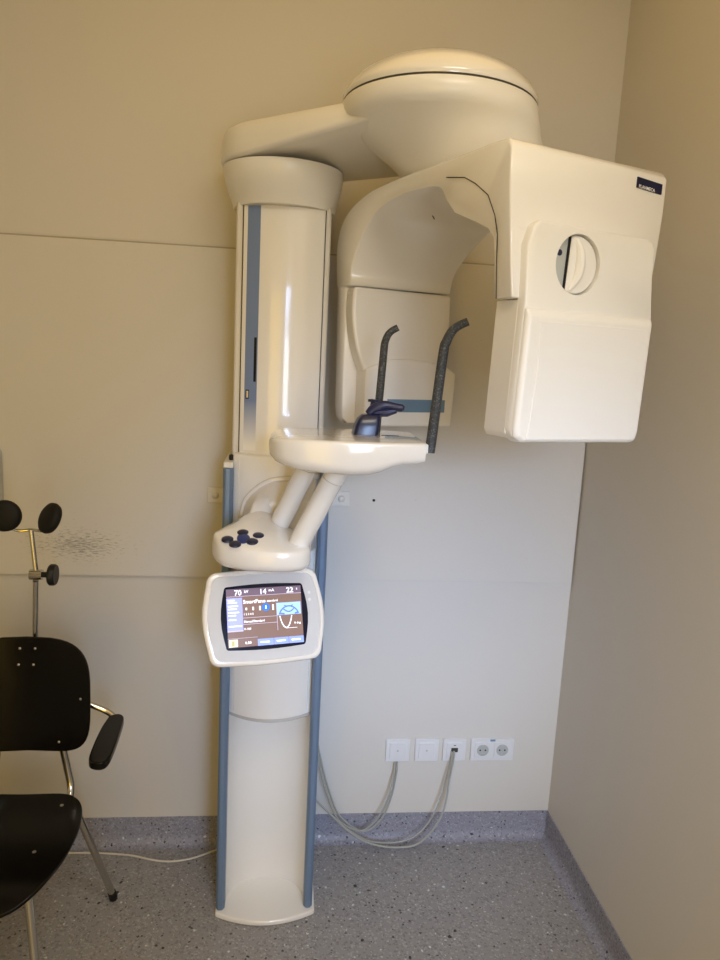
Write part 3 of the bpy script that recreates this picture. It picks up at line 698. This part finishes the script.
def screw(a, b, parent, fn): 
    p = Vector(fn(a, b, 0)); obj('screw', lathe([(.0034, -.001), (.0034, .001), (.0024, .0016), (0, .0018)], p, (0, -1, 0.05), 12), M_metal, parent)
for a, b in ((-.018, .132), (.022, .132), (-.022, .086), (.017, .086), (.150, .003), (.086, -.132)): screw(a, b, back, back_pt)
# seat: wide rounded shell with a waterfall front
def seat_pt(a, b, t):
    drop = .0 if b > -.12 else ((-.12-b)/.12)**2*.035
    rise = .012*max(0, (b-.12)/.08)**2
    return (CXC+a*.935-.008, -.598+b*.935, .452 - drop + rise - .012*(1-(a/.2)**2) - t)
SO = smooth_path([(0, .212, 0), (.10, .210, 0), (.150, .192, 0), (.180, .150, 0), (.196, .07, 0), (.197, -.01, 0), (.187, -.09, 0), (.162, -.160, 0), (.118, -.206, 0), (.05, -.229, 0), (0, -.232, 0)], 5)
SO = [(p.x, p.y) for p in SO]; SO = SO + [(-a, b) for a, b in SO[-2:0:-1]]
seat = obj('seat', shell_grid(SO, seat_pt, .011, 's'), M_ply, ch, bevel=.003, ang=50)
def sscrew(a, b):
    p = Vector(seat_pt(a, b, 0)); obj('screw', lathe([(.0048, -.001), (.0048, .001), (0, .002)], p, (0, 0, 1), 12), M_metal, seat)
for a, b in ((.118, .165), (.105, -.03), (-.118, .165), (-.105, -.03)): sscrew(a, b)
R_ = .0105
for s in (1, -1):
    foot = Vector((CXC+s*.194, -.262, .012)); topp = Vector((CXC+s*.128, -.415, .425))
    leg = obj('leg', tube([topp, foot], R_, 14), M_chrome, ch)
    dirn = (foot-topp).normalized()
    obj('rubber_foot', tube([foot-dirn*.02, foot-dirn*.002, foot+Vector((0, 0, -.0115))], [.0125, .0135, .012], 14), M_black, leg)
    foot = Vector((CXC+s*.134, -.735, .012)); topp = Vector((CXC+s*.080, -.66, .425))
    leg = obj('leg', tube([topp, foot], R_, 14), M_chrome, ch); dirn = (foot-topp).normalized()
    obj('rubber_foot', tube([foot-dirn*.02, foot-dirn*.002, foot+Vector((0, 0, -.0115))], [.0125, .0135, .012], 14), M_black, leg)
    # bent tube from the seat frame up behind the backrest
    obj('back_upright', tube(smooth_path([(CXC+s*.085, -.64, .423), (CXC+s*.102, -.50, .423), (CXC+s*.110, -.425, .430), (CXC+s*.110, -.385, .46), (CXC+s*.098, -.375, .52), (CXC+s*.086, -.374, .60), (CXC+s*.085, -.362, .72), (CXC+s*.085, -.353, .80)], 8), R_, 14), M_chrome, ch)
    # armrest: bent bar and paddle
    arm = obj('arm_bar', tube(smooth_path([(CXC+s*.10, -.362, .725), (CXC+s*.16, -.366, .706), (CXC+s*.205, -.366, .686), (CXC+s*.235, -.378, .670)], 6), .0085, 12), M_chrome, ch)
    P = smooth_path([(.226, -.385, 0), (.248, -.375, 0), (.266, -.390, 0), (.272, -.44, 0), (.277, -.54, 0), (.276, -.600, 0), (.266, -.622, 0), (.244, -.622, 0), (.228, -.605, 0), (.222, -.55, 0), (.220, -.45, 0), (.226, -.385, 0)], 4)[:-1]
    obj('armrest', prism([(CXC+s*(p.x-.008), p.y) for p in P], lambda a, b, z: (a, b, z-.00*(b)), .662, .684), M_ply, ch, bevel=.006)
obj('seat_frame', tube(smooth_path([(CXC-.088, -.655, .423), (CXC, -.655, .420), (CXC+.088, -.655, .423)], 6), R_, 12), M_chrome, ch)
# headrest
hp = obj('headrest_pole', tube([(CXC+.012, -.350, .83), (CXC+.018, -.362, .93), (CXC+.034, -.395, 1.075)], .0075, 12), M_chrome, ch)
obj('pole_clamp', box((CXC+.004, -.360, .79), (CXC+.046, -.350, .88)), M_metal, hp, bevel=.002)
J = Vector((CXC+.036, -.395, 1.092))
obj('clamp_joint', lathe([(0, -.016), (.014, -.016), (.0145, 0), (.014, .016), (0, .016)], J, (1, 0, 0), 18), M_chrome, hp)
obj('joint_knob', lathe([(.007, .010), (.008, .030), (.010, .032), (.026, .033), (.029, .037), (.029, .046), (.026, .051), (0, .051)], J, (1, 0, 0), 20), M_black, hp)
K = Vector((CXC+.024, -.39, 1.213))
arm2 = obj('headrest_stem', tube([J, K], .0065, 12), M_chrome, ch)
obj('headrest_fork', tube(smooth_path([(K.x-.058, -.405, K.z+.012), (K.x-.03, -.395, K.z-.002), K, (K.x+.03, -.395, K.z-.001), (K.x+.052, -.405, K.z+.012)], 6), .004, 10), M_chrome, arm2)
def pad_(c, nrm):
    obj('headrest_pad', lathe([(0, -.012), (.030, -.012), (.038, -.008), (.0415, 0), (.040, .009), (.033, .014), (.02, .016), (0, .0165)], c, nrm, 32), M_pad, ch, sharp=60)
pad_(Vector((K.x-.055, -.415, K.z+.042)), (.12, -1, .05)); pad_(Vector((K.x+.058, -.415, K.z+.038)), (-.66, -.62, .42))
